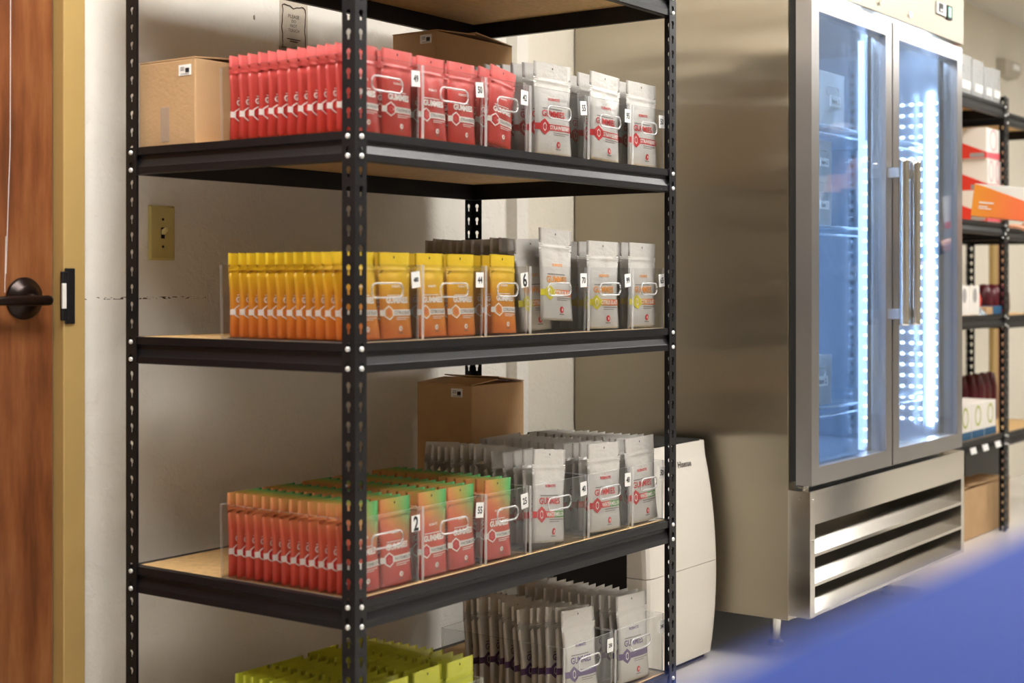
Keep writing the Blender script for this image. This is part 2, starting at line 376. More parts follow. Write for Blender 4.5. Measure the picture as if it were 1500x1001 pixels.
# ================================================================ boltless racks
PITCH = .0381; FL = .034; TH = .0018
def post_mesh(n0, n1, name):
    mb = MB(); hc = (FL * .52, .0175)
    ang = [-90 - 12, -90 + 12, -58, -20, 25, 65, 90, 115, 155, 200, 238]
    inner = []
    for i, a in enumerate(ang):
        r = .0065
        if i in (0, 1): r = .0150 / math.cos(R(12))
        inner.append((hc[0] + r * math.cos(R(a)), hc[1] + r * math.sin(R(a))))
    x0, x1, z0, z1 = 0, FL, 0, PITCH; outer = []
    for p in inner:
        d = (p[0] - hc[0], p[1] - hc[1]); k = min([((x1 if d[0] > 0 else x0) - hc[0]) / d[0] if abs(d[0]) > 1e-9 else 9, ((z1 if d[1] > 0 else z0) - hc[1]) / d[1] if abs(d[1]) > 1e-9 else 9])
        outer.append([hc[0] + d[0] * k, hc[1] + d[1] * k])
    for cx_, cz_ in ((x0, z0), (x1, z0), (x1, z1), (x0, z1)):
        i = min(range(len(outer)), key=lambda q: (outer[q][0] - cx_) ** 2 + (outer[q][1] - cz_) ** 2); outer[i] = [cx_, cz_]
    n = len(inner)
    for c in range(n0, n1):
        zb = c * PITCH
        for fl in range(2):
            P = (lambda u, v, t: (u, t, zb + v)) if fl == 0 else (lambda u, v, t: (t, u, zb + v))
            for j in range(n):
                k = (j + 1) % n
                for t in (0, TH): mb.quad([P(*inner[j], t), P(*inner[k], t), P(*outer[k], t), P(*outer[j], t)])
                mb.quad([P(*inner[j], 0), P(*inner[k], 0), P(*inner[k], TH), P(*inner[j], TH)])
            mb.quad([P(FL, 0, 0), P(FL, PITCH, 0), P(FL, PITCH, TH), P(FL, 0, TH)])
    return mb.mesh(name, M['black'])
POST_LO = post_mesh(0, 26, 'post_lower'); POST_UP = post_mesh(26, 52, 'post_upper')
BP = [(-.022, .011), (-.0025, .011), (-.0025, -.005), (-.009, -.0085), (-.009, -.016), (-.0035, -.030), (-.0025, -.032), (-.0025, -.046), (-.008, -.0475), (-.022, -.0475)]   # (outward, z from the top bolt)
bolt_mb = MB(); bolt_mb.loft([[(r * math.cos(a), r * math.sin(a), z) for a in [2 * math.pi * k / 12 for k in range(12)]] for z, r in ((0, .0052), (.0028, .0052), (.0042, .004), (.0047, .002))], 0, False)
BOLT = bolt_mb.mesh('bolt', M['bolt'], True)
def rack(label, X0, Y0, W_, D_, bolts_z, group=None, deck_mat=None, splice=True):
    rk = empty('storage_rack', (X0, Y0, 0))
    corners = [((0, 0), 0), ((W_, 0), 90), ((W_, D_), 180), ((0, D_), 270)]
    for (x, y), a in corners:
        link('post', POST_LO, rk, (x, y, 0), (0, 0, R(a))); link('post', POST_UP, rk, (x, y, 0), (0, 0, R(a)))
    for zb in bolts_z:
        for (p, q, nrm) in (((.003, 0), (W_ - .003, 0), (0, -1)), ((.003, D_), (W_ - .003, D_), (0, 1)), ((0, .003), (0, D_ - .003), (-1, 0)), ((W_, .003), (W_, D_ - .003), (1, 0))):
            mb = MB(); mb.loft([[(pt[0] + nrm[0] * o, pt[1] + nrm[1] * o, zb + z) for o, z in BP] for pt in (p, q)])
            build(mb, 'front_beam' if nrm == (0, -1) else 'back_beam' if nrm == (0, 1) else 'end_beam', M['black'], rk, weld=True)
        boxo('shelf_board', (.0222, .0222, zb - .004), (W_ - .0222, D_ - .0222, zb + .0112), deck_mat or M['board'], rk)
        for (x, y, rot) in ((0, .0178, (0, R(-90), 0)), (.0178, 0, (R(90), 0, 0)), (0, D_ - .0178, (0, R(-90), 0)), (W_ - .0178, 0, (R(90), 0, 0))):
            for dz in (0, PITCH): link('bolt', BOLT, rk, (x, y, zb - dz), rot)
    tag(rk, label, 'rack', group); return rk
W, D = 1.256, .669
Z0 = H + .2854
SB = {0: Z0 + 12 * PITCH, 1: Z0, 2: H - .128, 3: Z0 - 24 * PITCH, 4: Z0 - 34.5 * PITCH}
DECK = {k: v + .0114 for k, v in SB.items()}
rack('tall black steel rack holding the gummies pouches beside the wooden door', 0, 0, W, D, [SB[k] for k in SB])

# ================================================================ clear bins
def rrect(x0, y0, x1, y1, r, seg=3):
    pts = []
    for cx_, cy_, a0 in ((x1 - r, y1 - r, 0), (x0 + r, y1 - r, 90), (x0 + r, y0 + r, 180), (x1 - r, y0 + r, 270)):
        for k in range(seg + 1):
            a = R(a0 + 90 * k / seg); pts.append((cx_ + r * math.cos(a), cy_ + r * math.sin(a)))
    return pts
_bins = {}
def bin_meshes(wd, dp, ht, frosted=False):
    key = (int(frosted), round(wd, 3), round(dp, 3), round(ht, 3))
    if key in _bins: return _bins[key]
    t = .0025; tp = .002; mb = MB()
    ob = rrect(tp, tp, wd - tp, dp - tp, .0045); ot = rrect(0, 0, wd, dp, .0045)
    ib = rrect(tp + t, tp + t, wd - tp - t, dp - tp - t, .0035); it = rrect(t, t, wd - t, dp - t, .0035)
    L = lambda pts, z: [(x, y, z) for x, y in pts]
    n = len(ob)
    for A, B in ((L(ob, 0), L(ot, ht)), (L(ib, t), L(it, ht))):
        for j in range(n):
            k = (j + 1) % n; corner = (j % 4) != 3
            mb.quad([A[j], A[k], B[k], B[j]], 1 if corner else 0)
    for A, B in ((L(ot, ht), L(it, ht)), (L(ob, 0), L(ob, .0012))):
        for j in range(n): k = (j + 1) % n; mb.quad([A[j], A[k], B[k], B[j]], 1)
    mb.quad(L(ob, 0), 0); mb.quad(L(ib, t), 0)
    me = mb.mesh('bin_body', [M[{False: 'acr', True: 'acrf', 2: 'acrf2'}[frosted]], M['acre']])
    hm = MB(); hw = min(.095, wd * .48)
    y0 = lambda z: tp * (1 - z / ht) - .0008
    cz = ht * .66; pts = [(x, y0(z), z) for x, z in rrect(wd / 2 - hw / 2, cz - .0145, wd / 2 + hw / 2, cz + .0145, .0125, 5)]
    hm.tube(pts, .0021, 6, 0, True)
    hme = hm.mesh('handle', M['acre'], True); _bins[key] = (me, hme); return _bins[key]
def tag_mesh(s):
    mb = MB(); mb.box((-.0135, -.0006, -.0165), (.0135, .0006, .0165)); return mb.mesh('price_tag', M['paper'])
TAGM = tag_mesh('')
def clear_bin(x, y, z, wd, dp, ht, label, group, price=None, cat='bin', rz=0, frosted=False):
    me, hme = bin_meshes(wd, dp, ht, frosted); b = link('storage_bin', me, None, (x, y, z), (0, 0, rz)); tag(b, label, cat, group)
    link('handle', hme, b)
    if price:
        rt = random.uniform(-.12, .12)
        tg = link('price_tag', TAGM, b, (wd - .018, -.0014, ht * .80), (0, rt, 0))
        mb = MB(); put_text(mb, price, lambda u, v: (u, -.0009, v), .016, 0, .03, 1.25); build(mb, 'figures', M['ink'], tg)
    return b

# ================================================================ pouches
def pouch_geo(w_, h_, T, seed):
    rng = random.Random(seed); nx, nz = 10, 18
    prof = [(0, .70), (.04, .9), (.14, 1), (.35, .92), (.55, .66), (.70, .34), (.79, .12), (.84, .05), (1, .045)]
    def g(v):
        for (a, p), (b, q) in zip(prof, prof[1:]):
            if v <= b: k = (v - a) / (b - a); return p + (q - p) * k
        return prof[-1][1]
    ph = [rng.uniform(0, 6.28) for _ in range(6)]; am = [rng.uniform(.4, 1) for _ in range(6)]
    vsn = [0, .03, .08, .14, .22, .30, .38, .46, .54, .62, .69, .75, .785, .80, .815, .84, .87, .93, 1.0]
    def pt(i, j, side):
        u = -1 + 2 * i / nx; v = vsn[j]; th = max(g(v) * T, .0011)
        hw = w_ / 2 * (1 - .075 * math.sin(min(1, v / .84) * math.pi) ** 1.5 * (.6 + .4 * am[0]))
        lat = (1 - abs(u) ** 3.2) ** .75 if abs(u) < 1 else 0
        bend = .0025 * (math.sin(v * 2.2 + ph[5] * .3) - math.sin(ph[5] * .3))                    # the whole pouch is a little curled
        y = side * th / 2 * lat
        wr = .0011 * lat * (am[1] * math.sin(7 * u + 9 * v + ph[0]) + am[2] * math.sin(15 * v - 4 * u + ph[1])) * (1 if .05 < v < .8 else .35)
        if 12 <= j <= 14: y += side * (.0016 if j == 13 else -.0006)
        return (u * hw, y + bend + wr * (1 if side < 0 else .8), v * h_)
    front = [[pt(i, j, -1) for i in range(nx + 1)] for j in range(nz + 1)]
    back = [[pt(i, j, 1) for i in range(nx + 1)] for j in range(nz + 1)]
    def surf(rows, off):
        def f(x, z):
            v = min(max(z / h_, 0), .9999)
            j = max(k for k in range(nz) if vsn[k] <= v); kv = (v - vsn[j]) / (vsn[j + 1] - vsn[j])
            hw = rows[j][nx][0] * (1 - kv) + rows[j + 1][nx][0] * kv
            u = min(max((x / hw + 1) / 2 * nx, 0), nx - 1e-4); i = int(u); ku = u - i
            y = (rows[j][i][1] * (1 - ku) + rows[j][i + 1][1] * ku) * (1 - kv) + (rows[j + 1][i][1] * (1 - ku) + rows[j + 1][i + 1][1] * ku) * kv
            return (min(max(x, -hw), hw), y + off, z)
        return f
    mb = MB(); mb.grid(front); mb.grid(back); mb.grid([front[0], back[0]])
    return mb, surf(front, -.0007), surf(back, .0007)
def pouch_print(w_, h_, fs, bs, st):
    mb = MB(); mb2 = MB(); mats = []
    def mi(k):
        if k not in mats: mats.append(k)
        return mats.index(k)
    def rect(x0, x1, z0, z1, k, f=fs, nx=8, nz=2):
        cols = k if isinstance(k, list) else [k] * nx
        for i in range(nx):
            xa, xb = x0 + (x1 - x0) * i / nx, x0 + (x1 - x0) * (i + 1) / nx
            for q in range(nz):
                za, zb = z0 + (z1 - z0) * q / nz, z0 + (z1 - z0) * (q + 1) / nz
                (mb if f is fs else mb2).quad([f(xa, za), f(xb, za), f(xb, zb), f(xa, zb)], mi(cols[i * len(cols) // nx]))
    def poly(cx_, cz_, r, n, k, rot=0, sx=1, hole=0, off=0):
        def F(x, z): p = fs(x, z); return (p[0], p[1] - off, p[2])
        o = [(cx_ + sx * r * math.cos(rot + 2 * math.pi * i / n), cz_ + r * math.sin(rot + 2 * math.pi * i / n)) for i in range(n)]
        if hole:
            q = [(cx_ + sx * hole * math.cos(rot + 2 * math.pi * i / n), cz_ + hole * math.sin(rot + 2 * math.pi * i / n)) for i in range(n)]
            for i in range(n): j = (i + 1) % n; mb.quad([F(*o[i]), F(*o[j]), F(*q[j]), F(*q[i])], mi(k))
        else:
            for i in range(n): j = (i + 1) % n; mb.quad([F(cx_, cz_), F(*o[i]), F(*o[j])], mi(k))
    def txt(s, cx_, cz_, wd, k, bold=.02, sq=1, off=.0003):
        def F(x, y): p = fs(cx_ + x, cz_ + y); return (p[0], p[1] - off, p[2])
        put_text(mb, s, F, wd, mi(k), bold, sq)
    hole = MB(); hole.quad([fs(.0020 * math.cos(2 * math.pi * i / 10), .945 * h_ + .0027 * math.sin(2 * math.pi * i / 10)) for i in range(10)])
    a, tx = st['accent'], st['text']
    hw = w_ * .5
    zb0, zb1 = .265 * h_, .335 * h_
    rect(-hw, hw, zb0, zb1, st['band'], nx=10)
    rect(-hw, hw, zb0, zb1, st['band'] if not isinstance(st['band'], list) else st['band'][::-1], bs, 6)
    hxx = -.27 * w_
    if st['large']:
        poly(hxx, .30 * h_, .135 * w_, 6, a, math.pi / 2, .85, 0, .0004); poly(hxx, .30 * h_, .075 * w_, 6, 'white', math.pi / 2, .6, .055 * w_, .0007)
        if st['flav']: txt(st['flav'], .14 * w_, .30 * h_, .56 * w_, 'white', .03, 1.1, .0005)
    else:
        poly(hxx, .30 * h_, .155 * w_, 6, 'white', math.pi / 2, .9, .125 * w_, .0004); poly(hxx, .30 * h_, .125 * w_, 6, st['hexin'], math.pi / 2, .9, 0, .0004)
        poly(hxx, .30 * h_, .06 * w_, 5, 'coral', 0, .9, .035 * w_, .0007)
        if st['flav']: txt(st['flav'], .16 * w_, .30 * h_, .56 * w_, 'grey', .01, 1.1, .0005)
    txt('GUMMIES', 0 if not st['large'] else -.03 * w_, .445 * h_, (.68 if not st['large'] else .60) * w_, tx, .05 if not st['large'] else .02, 1.05)
    txt('ROBHOTS', 0, .605 * h_, .30 * w_, tx, .03); poly(0, .645 * h_, .016 * w_, 3, tx, math.pi / 2, .5)
    rect(-.30 * w_, .22 * w_, .497 * h_, .507 * h_, tx if not st['large'] else 'grey', nx=4, nz=1)
    rect(-.06 * w_, .40 * w_, .238 * h_, .246 * h_, 'white' if not st['large'] else 'grey', nx=4, nz=1); rect(-.06 * w_, .26 * w_, .217 * h_, .224 * h_, 'white' if not st['large'] else 'grey', nx=4, nz=1)
    lx, lz = .07 * w_, .115 * h_
    poly(lx, lz, .058 * w_, 8, 'red' if st['large'] else 'white', R(22.5)); poly(lx + .01 * w_, lz, .030 * w_, 4, 'white' if st['large'] else a, 0, .7, .012 * w_, .0004)
    rect(lx - .07 * w_, lx + .07 * w_, lz - .056 * h_, lz - .046 * h_, 'grey', nx=2, nz=1)
    if st['large']:                     # small print on the back
        for q in range(13):
            z = (.72 - .032 * q) * h_; L = (.34 if q % 4 else .2) * w_
            rect(-.36 * w_, -.36 * w_ + 2 * L, z, z + .009 * h_, 'dark', bs, 4, 1)
    return mb, mb2, hole, [PR[k] for k in mats]
STY = dict(
    red=dict(large=0, mat='p_red', band='white', accent='red', text='white', hexin='red', flav='STRAWBERRY', dim=(.0985, HS, .0165), word='red strawberry'),
    yel=dict(large=0, mat='p_yel', band='white', accent='orange', text='white', hexin='amber', flav='CITRUS BLAST', dim=(.0985, HS, .0165), word='yellow citrus'),
    mel=dict(large=0, mat='p_mel', band='white', accent='red', text='white', hexin='red', flav='WATERMELON', dim=(.0985, HS, .0165), word='green-red watermelon'),
    lime=dict(large=0, mat='p_lime', band='white', accent='green', text='white', hexin='green', flav=None, dim=(.0985, .2, .0165), word='lime green'),
    wst=dict(large=1, mat='p_wht', band='red', accent='red', text='red', flav='STRAWBERRY', dim=(.142, HL, .0175), word='white strawberry'),
    wci=dict(large=1, mat='p_wht', band=['yellow', 'yellow', 'amber', 'orange', 'orange'], accent='yellow', text='amber', flav='CITRUS BLAST', dim=(.142, HL, .0175), word='white citrus'),
    wme=dict(large=1, mat='p_wht', band=['red', 'red', 'coral', 'green', 'green'], accent='red', text='red', flav='WATERMELON', dim=(.142, HL, .0175), word='white watermelon'),
    wgr=dict(large=1, mat='p_wht', band='purple', accent='purple', text='purple', flav=None, dim=(.142, HL, .0175), word='purple-printed white'))
PM = {}
for k, st in STY.items():
    for vr in range(3):
        mb, fs, bs = pouch_geo(*st['dim'], hash(k) * 0 + len(k) * 31 + ord(k[-1]) * 7 + vr * 101)
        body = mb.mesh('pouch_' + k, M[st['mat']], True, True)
        pm, pb, ph_, ml = pouch_print(st['dim'][0], st['dim'][1], fs, bs, st)
        PM[k, vr] = (body, pm.mesh('pouch_print_' + k, ml), pb.mesh('pouch_back_print_' + k, ml), ph_.mesh('pouch_hang_hole_' + k, PR['dark']))
ORD = ['front', 'second', 'third', 'fourth', 'fifth', 'sixth', 'seventh', 'eighth', 'ninth', 'tenth', 'eleventh', 'twelfth', 'thirteenth', 'fourteenth', 'fifteenth', 'sixteenth', 'seventeenth', 'eighteenth']
BINW = ['first', 'second', 'third', 'fourth', 'fifth', 'sixth']
def pouch(k, x, y, z, label, group, rx=0, ry=0, rz=0, vr=None):
    body, pr_, pb_, hh_ = PM[k, random.randrange(3) if vr is None else vr]
    o = link('gummies_pouch', body, None, (x, y, z), (rx, ry, rz)); tag(o, label, 'pouch', group); link('front_print', pr_, o); link('back_print', pb_, o); link('hang_hole', hh_, o); return o
def fill(k, shelf, bi, bx, ncol, n, y0=.052, pitch=.0245, lean=-.05, dz=.004, jit=1., rows=None, xoff=0., leanx=0.):
    """rows of pouches standing one behind another in a bin"""
    sh = {1: 'upper', 2: 'middle', 3: 'lower', 4: 'bottom'}[shelf]; st = STY[k]; wd = bx[1] - bx[0]
    cw = st['dim'][0] + .001
    xs = [(bx[0] + bx[1]) / 2 + (c - (ncol - 1) / 2) * min(cw, (wd - .011) / ncol) for c in range(ncol)]
    for c in range(ncol):
        p1, p2, p3 = (random.uniform(0, 6.28) for _ in range(3))
        for i in range(n):
            row = '' if ncol == 1 else (' left row' if c == 0 else ' right row')
            lb = f"{st['word']} pouch, {ORD[i]}{'' if i == 0 else ' from front'}{' in' + row if row else ''}, {BINW[bi]} bin of {sh} shelf"
            j = random.uniform(-1, 1) * jit; pw, phh, pt = st['dim']
            ax = (lean + .022 * jit * math.sin(i * .45 + p1) + random.uniform(-.003, .003)) * (1 - .6 * i / n); ax = min(ax, -.004)
            ay = leanx + (.022 if ncol == 1 else .004) * jit * math.sin(i * .9 + p2) + random.uniform(-.006, .006) * (jit if ncol == 1 else .5)
            az = (.03 if ncol == 1 else .018) * jit * math.sin(i * .5 + p3) + random.uniform(-.004, .004)
            inner = wd - .011                                  # clear width of the bin
            room = max(0, inner - ncol * pw - abs(ay) * .10) / 2
            x = xs[c] + (max(-room, min(room, xoff + j * .003)) - ay * .055 if ncol == 1 else (c - .5) * .0012)
            pouch(k, x, y0 + i * pitch, DECK[shelf] + .0032 + abs(ay) * pw * .5 + abs(ax) * pt * .5, lb,
                  f"{st['word']} pouches in the {BINW[bi]} bin of the {sh} shelf", ax, ay, az)

BX = [(.018, .230), (.237, .449), (.456, .618), (.626, .864), (.872, 1.068), (1.078, 1.238)]
BD, BH = .372, .155
BY = .024
prices = {1: ['49', '50', '42', '55', '95', '50'], 2: ['480', '44', '6', '70', '99', '65'], 3: ['2', '55', '25', '40', '48', '50']}
kinds = {1: ['red'] * 3 + ['wst'] * 3, 2: ['yel'] * 3 + ['wci'] * 3, 3: ['mel'] * 3 + ['wme'] * 3}
shn = {1: 'upper', 2: 'middle', 3: 'lower', 4: 'bottom'}
for s_ in (1, 2, 3):
    for i, (a, b_) in enumerate(BX):
        clear_bin(a, BY, DECK[s_], b_ - a, BD, BH, f"clear acrylic bin of {STY[kinds[s_][i]]['word']} pouches, {BINW[i]} from door, {shn[s_]} shelf", f"clear bins on the {shn[s_]} shelf", prices[s_][i])
B4 = [(.018, .230), (.237, .449), None, None, (.765, .985), (.995, 1.238)]
for i, q in enumerate(B4):
    if q: clear_bin(q[0], BY, DECK[4], q[1] - q[0], BD, BH, f"clear acrylic bin of {STY['lime' if i < 2 else 'wgr']['word']} pouches, {'nearer to' if i in (0, 4) else 'farther from'} door, bottom shelf", 'clear bins on the bottom shelf', [None, None, None, None, '250', '240'][i])
# upper shelf
fill('red', 1, 0, BX[0], 2, 13, .043, .0272, -.03); fill('red', 1, 1, BX[1], 2, 9, .043, .0255, -.04)
fill('red', 1, 2, (BX[2][0] + .015, BX[2][1]), 1, 4, .043, .032, -.05, leanx=.13, xoff=-.012)
fill('wst', 1, 3, BX[3], 1, 9, .043, .030, -.06, jit=2.4); fill('wst', 1, 4, BX[4], 1, 8, .043, .030, -.07, jit=1.8); fill('wst', 1, 5, BX[5], 1, 8, .043, .030, -.03)
# middle shelf
fill('yel', 2, 0, BX[0], 2, 13, .043, .0272, -.07); fill('yel', 2, 1, BX[1], 2, 10, .043, .0255, -.04)
fill('yel', 2, 2, (BX[2][0] + .03, BX[2][1]), 1, 4, .043, .028, -.04, leanx=.02)
fill('wci', 2, 3, BX[3], 1, 12, .074, .0255, -.05, jit=1.5, xoff=-.025); fill('wci', 2, 4, BX[4], 1, 9, .043, .028, -.03); fill('wci', 2, 5, BX[5], 1, 9, .043, .028, -.04)
pouch('wci', .765, .046, DECK[2] + .029, 'raised white citrus pouch jutting highest above the middle shelf bins', 'white citrus pouches standing apart', -.06, .045, .02, 0)
# lower shelf
fill('mel', 3, 0, BX[0], 2, 14, .043, .0254, -.05); fill('mel', 3, 1, BX[1], 2, 14, .043, .0254, -.04); fill('mel', 3, 2, (BX[2][0], BX[2][1] - .02), 1, 14, .043, .0254, -.03)
fill('wme', 3, 3, BX[3], 1, 14, .043, .0245, -.10, jit=2.3, xoff=-.02, leanx=.05); fill('wme', 3, 4, BX[4], 1, 14, .043, .0245, -.06, jit=2.2); fill('wme', 3, 5, BX[5], 1, 13, .043, .0255, -.04)
# bottom shelf
fill('lime', 4, 0, B4[0], 2, 13, .043, .0255, -.05, jit=1.5); fill('lime', 4, 1, B4[1], 2, 13, .043, .0255, -.05, jit=1.5)
fill('wgr', 4, 2, B4[4], 1, 13, .043, .0255, -.12, jit=2.2, leanx=.06); fill('wgr', 4, 3, B4[5], 1, 13, .043, .0255, -.05, jit=1.5)

# ================================================================ cardboard cartons
def carton(x0, y0, z0, x1, y1, z1, label, lab_at=None, flaps=True, rz=0):
    c = empty('cardboard_box', (x0, y0, z0), rz); w_, d_, h_ = x1 - x0, y1 - y0, z1 - z0
    boxo('body', (0, 0, 0), (w_, d_, h_ - .004), M['card'], c, .003)
    for k, (a, b_) in enumerate((((0, 0), (w_ / 2 - .001, d_)), ((w_ / 2 + .001, 0), (w_, d_)))):
        mb = MB(); lift = .010 if k == 0 else .016
        xa, xb = a[0], b_[0]; za = 0 if k == 0 else lift; zb = lift if k == 0 else 0
        mb.loft([[(xa, y, h_ - .004 + za), (xb, y, h_ - .004 + zb), (xb, y, h_ - .001 + zb), (xa, y, h_ - .001 + za)] for y in (0, d_)])
        build(mb, 'flap', M['card'], c)
    if lab_at:
        y, z = lab_at
        lb = boxo('shipping_label', (-.0012, y - .019, z - .0115), (0, y + .019, z + .0115), M['paper'], c)
        mb = MB(); mb.box((-.0016, y - .014, z - .006), (-.0011, y - .002, z + .004)); mb.box((-.0016, y - .014, z - .009), (-.0011, y + .012, z - .008))
        for q in range(3): mb.box((-.0016, y + .001, z + .005 - q * .003), (-.0011, y + .013, z + .006 - q * .003))
        build(mb, 'label_print', M['ink'], lb)
    boxo('tape_patch', (-.0014, d_ * .45, h_ * .05), (-.0006, d_ * .45 + .028, h_ * .45), M['tape'], c)
    tag(c, label, 'box'); return c
carton(.022, .472, DECK[1], .30, .652, DECK[1] + .188, 'cardboard box at the door end of the upper shelf', (.032, .160))
carton(.885, .505, DECK[1], 1.225, .655, H + .665, 'dark-shaded cardboard box at the back of the upper shelf', (.035, .345))
carton(.985, .465, DECK[3], 1.225, .652, H - .268, 'cardboard box standing behind white pouches on the lower shelf', (.05, .325))

# ================================================================ portable air conditioner
ac = empty('air_conditioner', (1.44, 0, 0)); WA = .415
def acp(z):  # front curve
    t = z / .655; return .232 - .042 * math.sin(min(1, max(0, t * .92 + .12)) * math.pi) ** .8
zs = [.02 + .635 * k / 16 for k in range(17)]
def shell(z0, z1, name):
    mb = MB(); zz = [z0 + (z1 - z0) * k / 8 for k in range(9)]
    loops = []
    for z in zz:
        f = acp(z); loops.append([(0, .262, z), (0, f + .022, z), (.004, f + .010, z), (.014, f + .003, z), (.03, f, z), (WA - .03, f, z), (WA - .014, f + .002, z), (WA - .003, f + .009, z), (WA, f + .02, z), (WA, .262, z)])
    mb.loft(loops); return build(mb, name, M['acwhite'], ac)
shell(.02, .2985, 'lower_front_panel'); up = shell(.3005, .655, 'upper_front_panel')
boxo('rear_housing', (.006, .255, .02), (WA - .006, .52, .625), M['blackmetal'], ac, .01)
boxo('top_vent', (.02, .242, .632), (WA - .02, .50, .660), M['gasket'], ac, .006)
boxo('base', (.01, .235, .0), (WA - .01, .51, .03), M['blackmetal'], ac)
mb = MB(); put_text(mb, 'Hisense', lambda x, y: (.262 + x, acp(.598 + y) - .0012, .598 + y), .078, 0, .01)
build(mb, 'maker_lettering', M['ink'], up)
tag(ac, 'white portable air conditioner standing between rack and steel fridge', 'air conditioner')

# ================================================================ two-door glass fridge
FX0, FX1, FYB, FYF, FYR = 1.90, 3.225, -.017, -.089, .738
fg = empty('glass_door_fridge', (FX0, 0, 0))
Z = lambda z: H + z
wF = FX1 - FX0; ZT = Z(1.08)
bd = empty('cabinet_body', (0, 0, 0)); bd.parent = fg
boxo('side_panel', (0, FYB, Z(-1.0)), (.045, FYR, ZT), M['steel'], bd, .002)
boxo('side_panel', (wF - .045, FYB, Z(-1.0)), (wF, FYR, ZT), M['steel'], bd, .002)
boxo('back_panel', (.045, FYR - .05, Z(-1.0)), (wF - .045, FYR, ZT), M['liner'], bd)
boxo('roof_panel', (.045, FYB, Z(.86)), (wF - .045, FYR - .05, ZT), M['steel2'], bd)
boxo('floor_panel', (.045, FYB, Z(-1.0)), (wF - .045, FYR - .05, Z(-.585)), M['liner'], bd)
boxo('liner', (.045, FYB + .01, Z(-.585)), (.050, FYR - .05, Z(.86)), M['liner'], bd); boxo('liner', (wF - .052, FYB + .005, Z(-.585)), (wF - .045, FYR - .05, Z(.86)), M['liner'], bd)
# header
hd = empty('header', (0, 0, 0)); hd.parent = fg
boxo('header_panel', (.0, FYF + .002, Z(.872)), (wF + .01, FYB, ZT), M['hdr'], hd, .002)
for x in (.525, .79):
    mb = MB(); mb.cyl((x, FYF + .004, Z(.905)), (0, -1, 0), .010, .008, 12); build(mb, 'lock_screw', M['chrome'], hd)
boxo('thermostat', (1.045, FYF - .004, Z(.945)), (1.135, FYF + .004, Z(.99)), M['steeld'], hd, .002)
boxo('display_window', (1.062, FYF - .0055, Z(.955)), (1.10, FYF - .003, Z(.985)), M['dark'], hd)
boxo('display_button', (1.07, FYF - .0065, Z(.958)), (1.09, FYF - .005, Z(.966)), M['paper'], hd)
boxo('power_switch', (1.145, FYF - .005, Z(.942)), (1.195, FYF + .003, Z(.99)), M['dark'], hd)
boxo('power_light', (1.155, FYF - .007, Z(.950)), (1.178, FYF - .004, Z(.984)), M['green'], hd)
# doors
def fdoor(x0, x1, hside):
    d = empty('glass_door', (0, 0, 0)); d.parent = fg
    z0, z1 = Z(-.597), Z(.858); fw = .052
    def bar(pts):   # mitred frame bar: outer edge p0-p1, inner edge p3-p2
        mb = MB(); mb.loft([[(x, FYF, z) for x, z in pts], [(x, FYF + .05, z) for x, z in pts]]); build(mb, 'frame_bar', M['steeld'], d, weld=True)
    bar([(x0, z0), (x1, z0), (x1 - fw, z0 + fw), (x0 + fw, z0 + fw)]); bar([(x1, z0), (x1, z1), (x1 - fw, z1 - fw), (x1 - fw, z0 + fw)])
    bar([(x1, z1), (x0, z1), (x0 + fw, z1 - fw), (x1 - fw, z1 - fw)]); bar([(x0, z1), (x0, z0), (x0 + fw, z0 + fw), (x0 + fw, z1 - fw)])
    boxo('gasket', (x0 + .008, FYF + .051, z0 + .01), (x0 + .03, FYB, z1 - .01), M['gasket'], d); boxo('gasket', (x1 - .03, FYF + .051, z0 + .01), (x1 - .008, FYB, z1 - .01), M['gasket'], d)
    boxo('gasket', (x0 + .03, FYF + .051, z0 + .01), (x1 - .03, FYB, z0 + .03), M['gasket'], d); boxo('gasket', (x0 + .03, FYF + .051, z1 - .03), (x1 - .03, FYB, z1 - .01), M['gasket'], d)
    for yy in (FYF + .012, FYF + .040): boxo('glass_pane', (x0 + fw - .004, yy, z0 + fw - .004), (x1 - fw + .004, yy + .004, z1 - fw + .004), M['glass'], d)
    hx_ = x0 + .062 if hside > 0 else x1 - .026
    hn = empty('door_handle', (0, 0, 0)); hn.parent = d
    mb = MB(); mb.loft([[(hx_ + r * math.cos(a), FYF - .051 + r * math.sin(a), zz) for a in [2 * math.pi * k / 18 for k in range(24)]] for zz, r in ((Z(-.137), .015), (Z(-.136), .0175), (Z(-.130), .0175), (Z(.395), .0175), (Z(.401), .0175), (Z(.402), .015))])
    build(mb, 'grip', M['chrome'], hn, smooth=True)
    for zz in (Z(-.10), Z(.36)): boxo('mount', (hx_ - .012, FYF - .045, zz - .016), (hx_ + .012, FYF + .002, zz + .016), M['steeld'], hn)
    return d
mid = .636
fdoor(.004, mid - .006, -1); fdoor(mid + .006, wF - .012, 1)
boxo('centre_mullion', (mid - .022, FYB + .002, Z(-.58)), (mid + .030, FYB + .030, Z(.86)), M['liner'], fg)
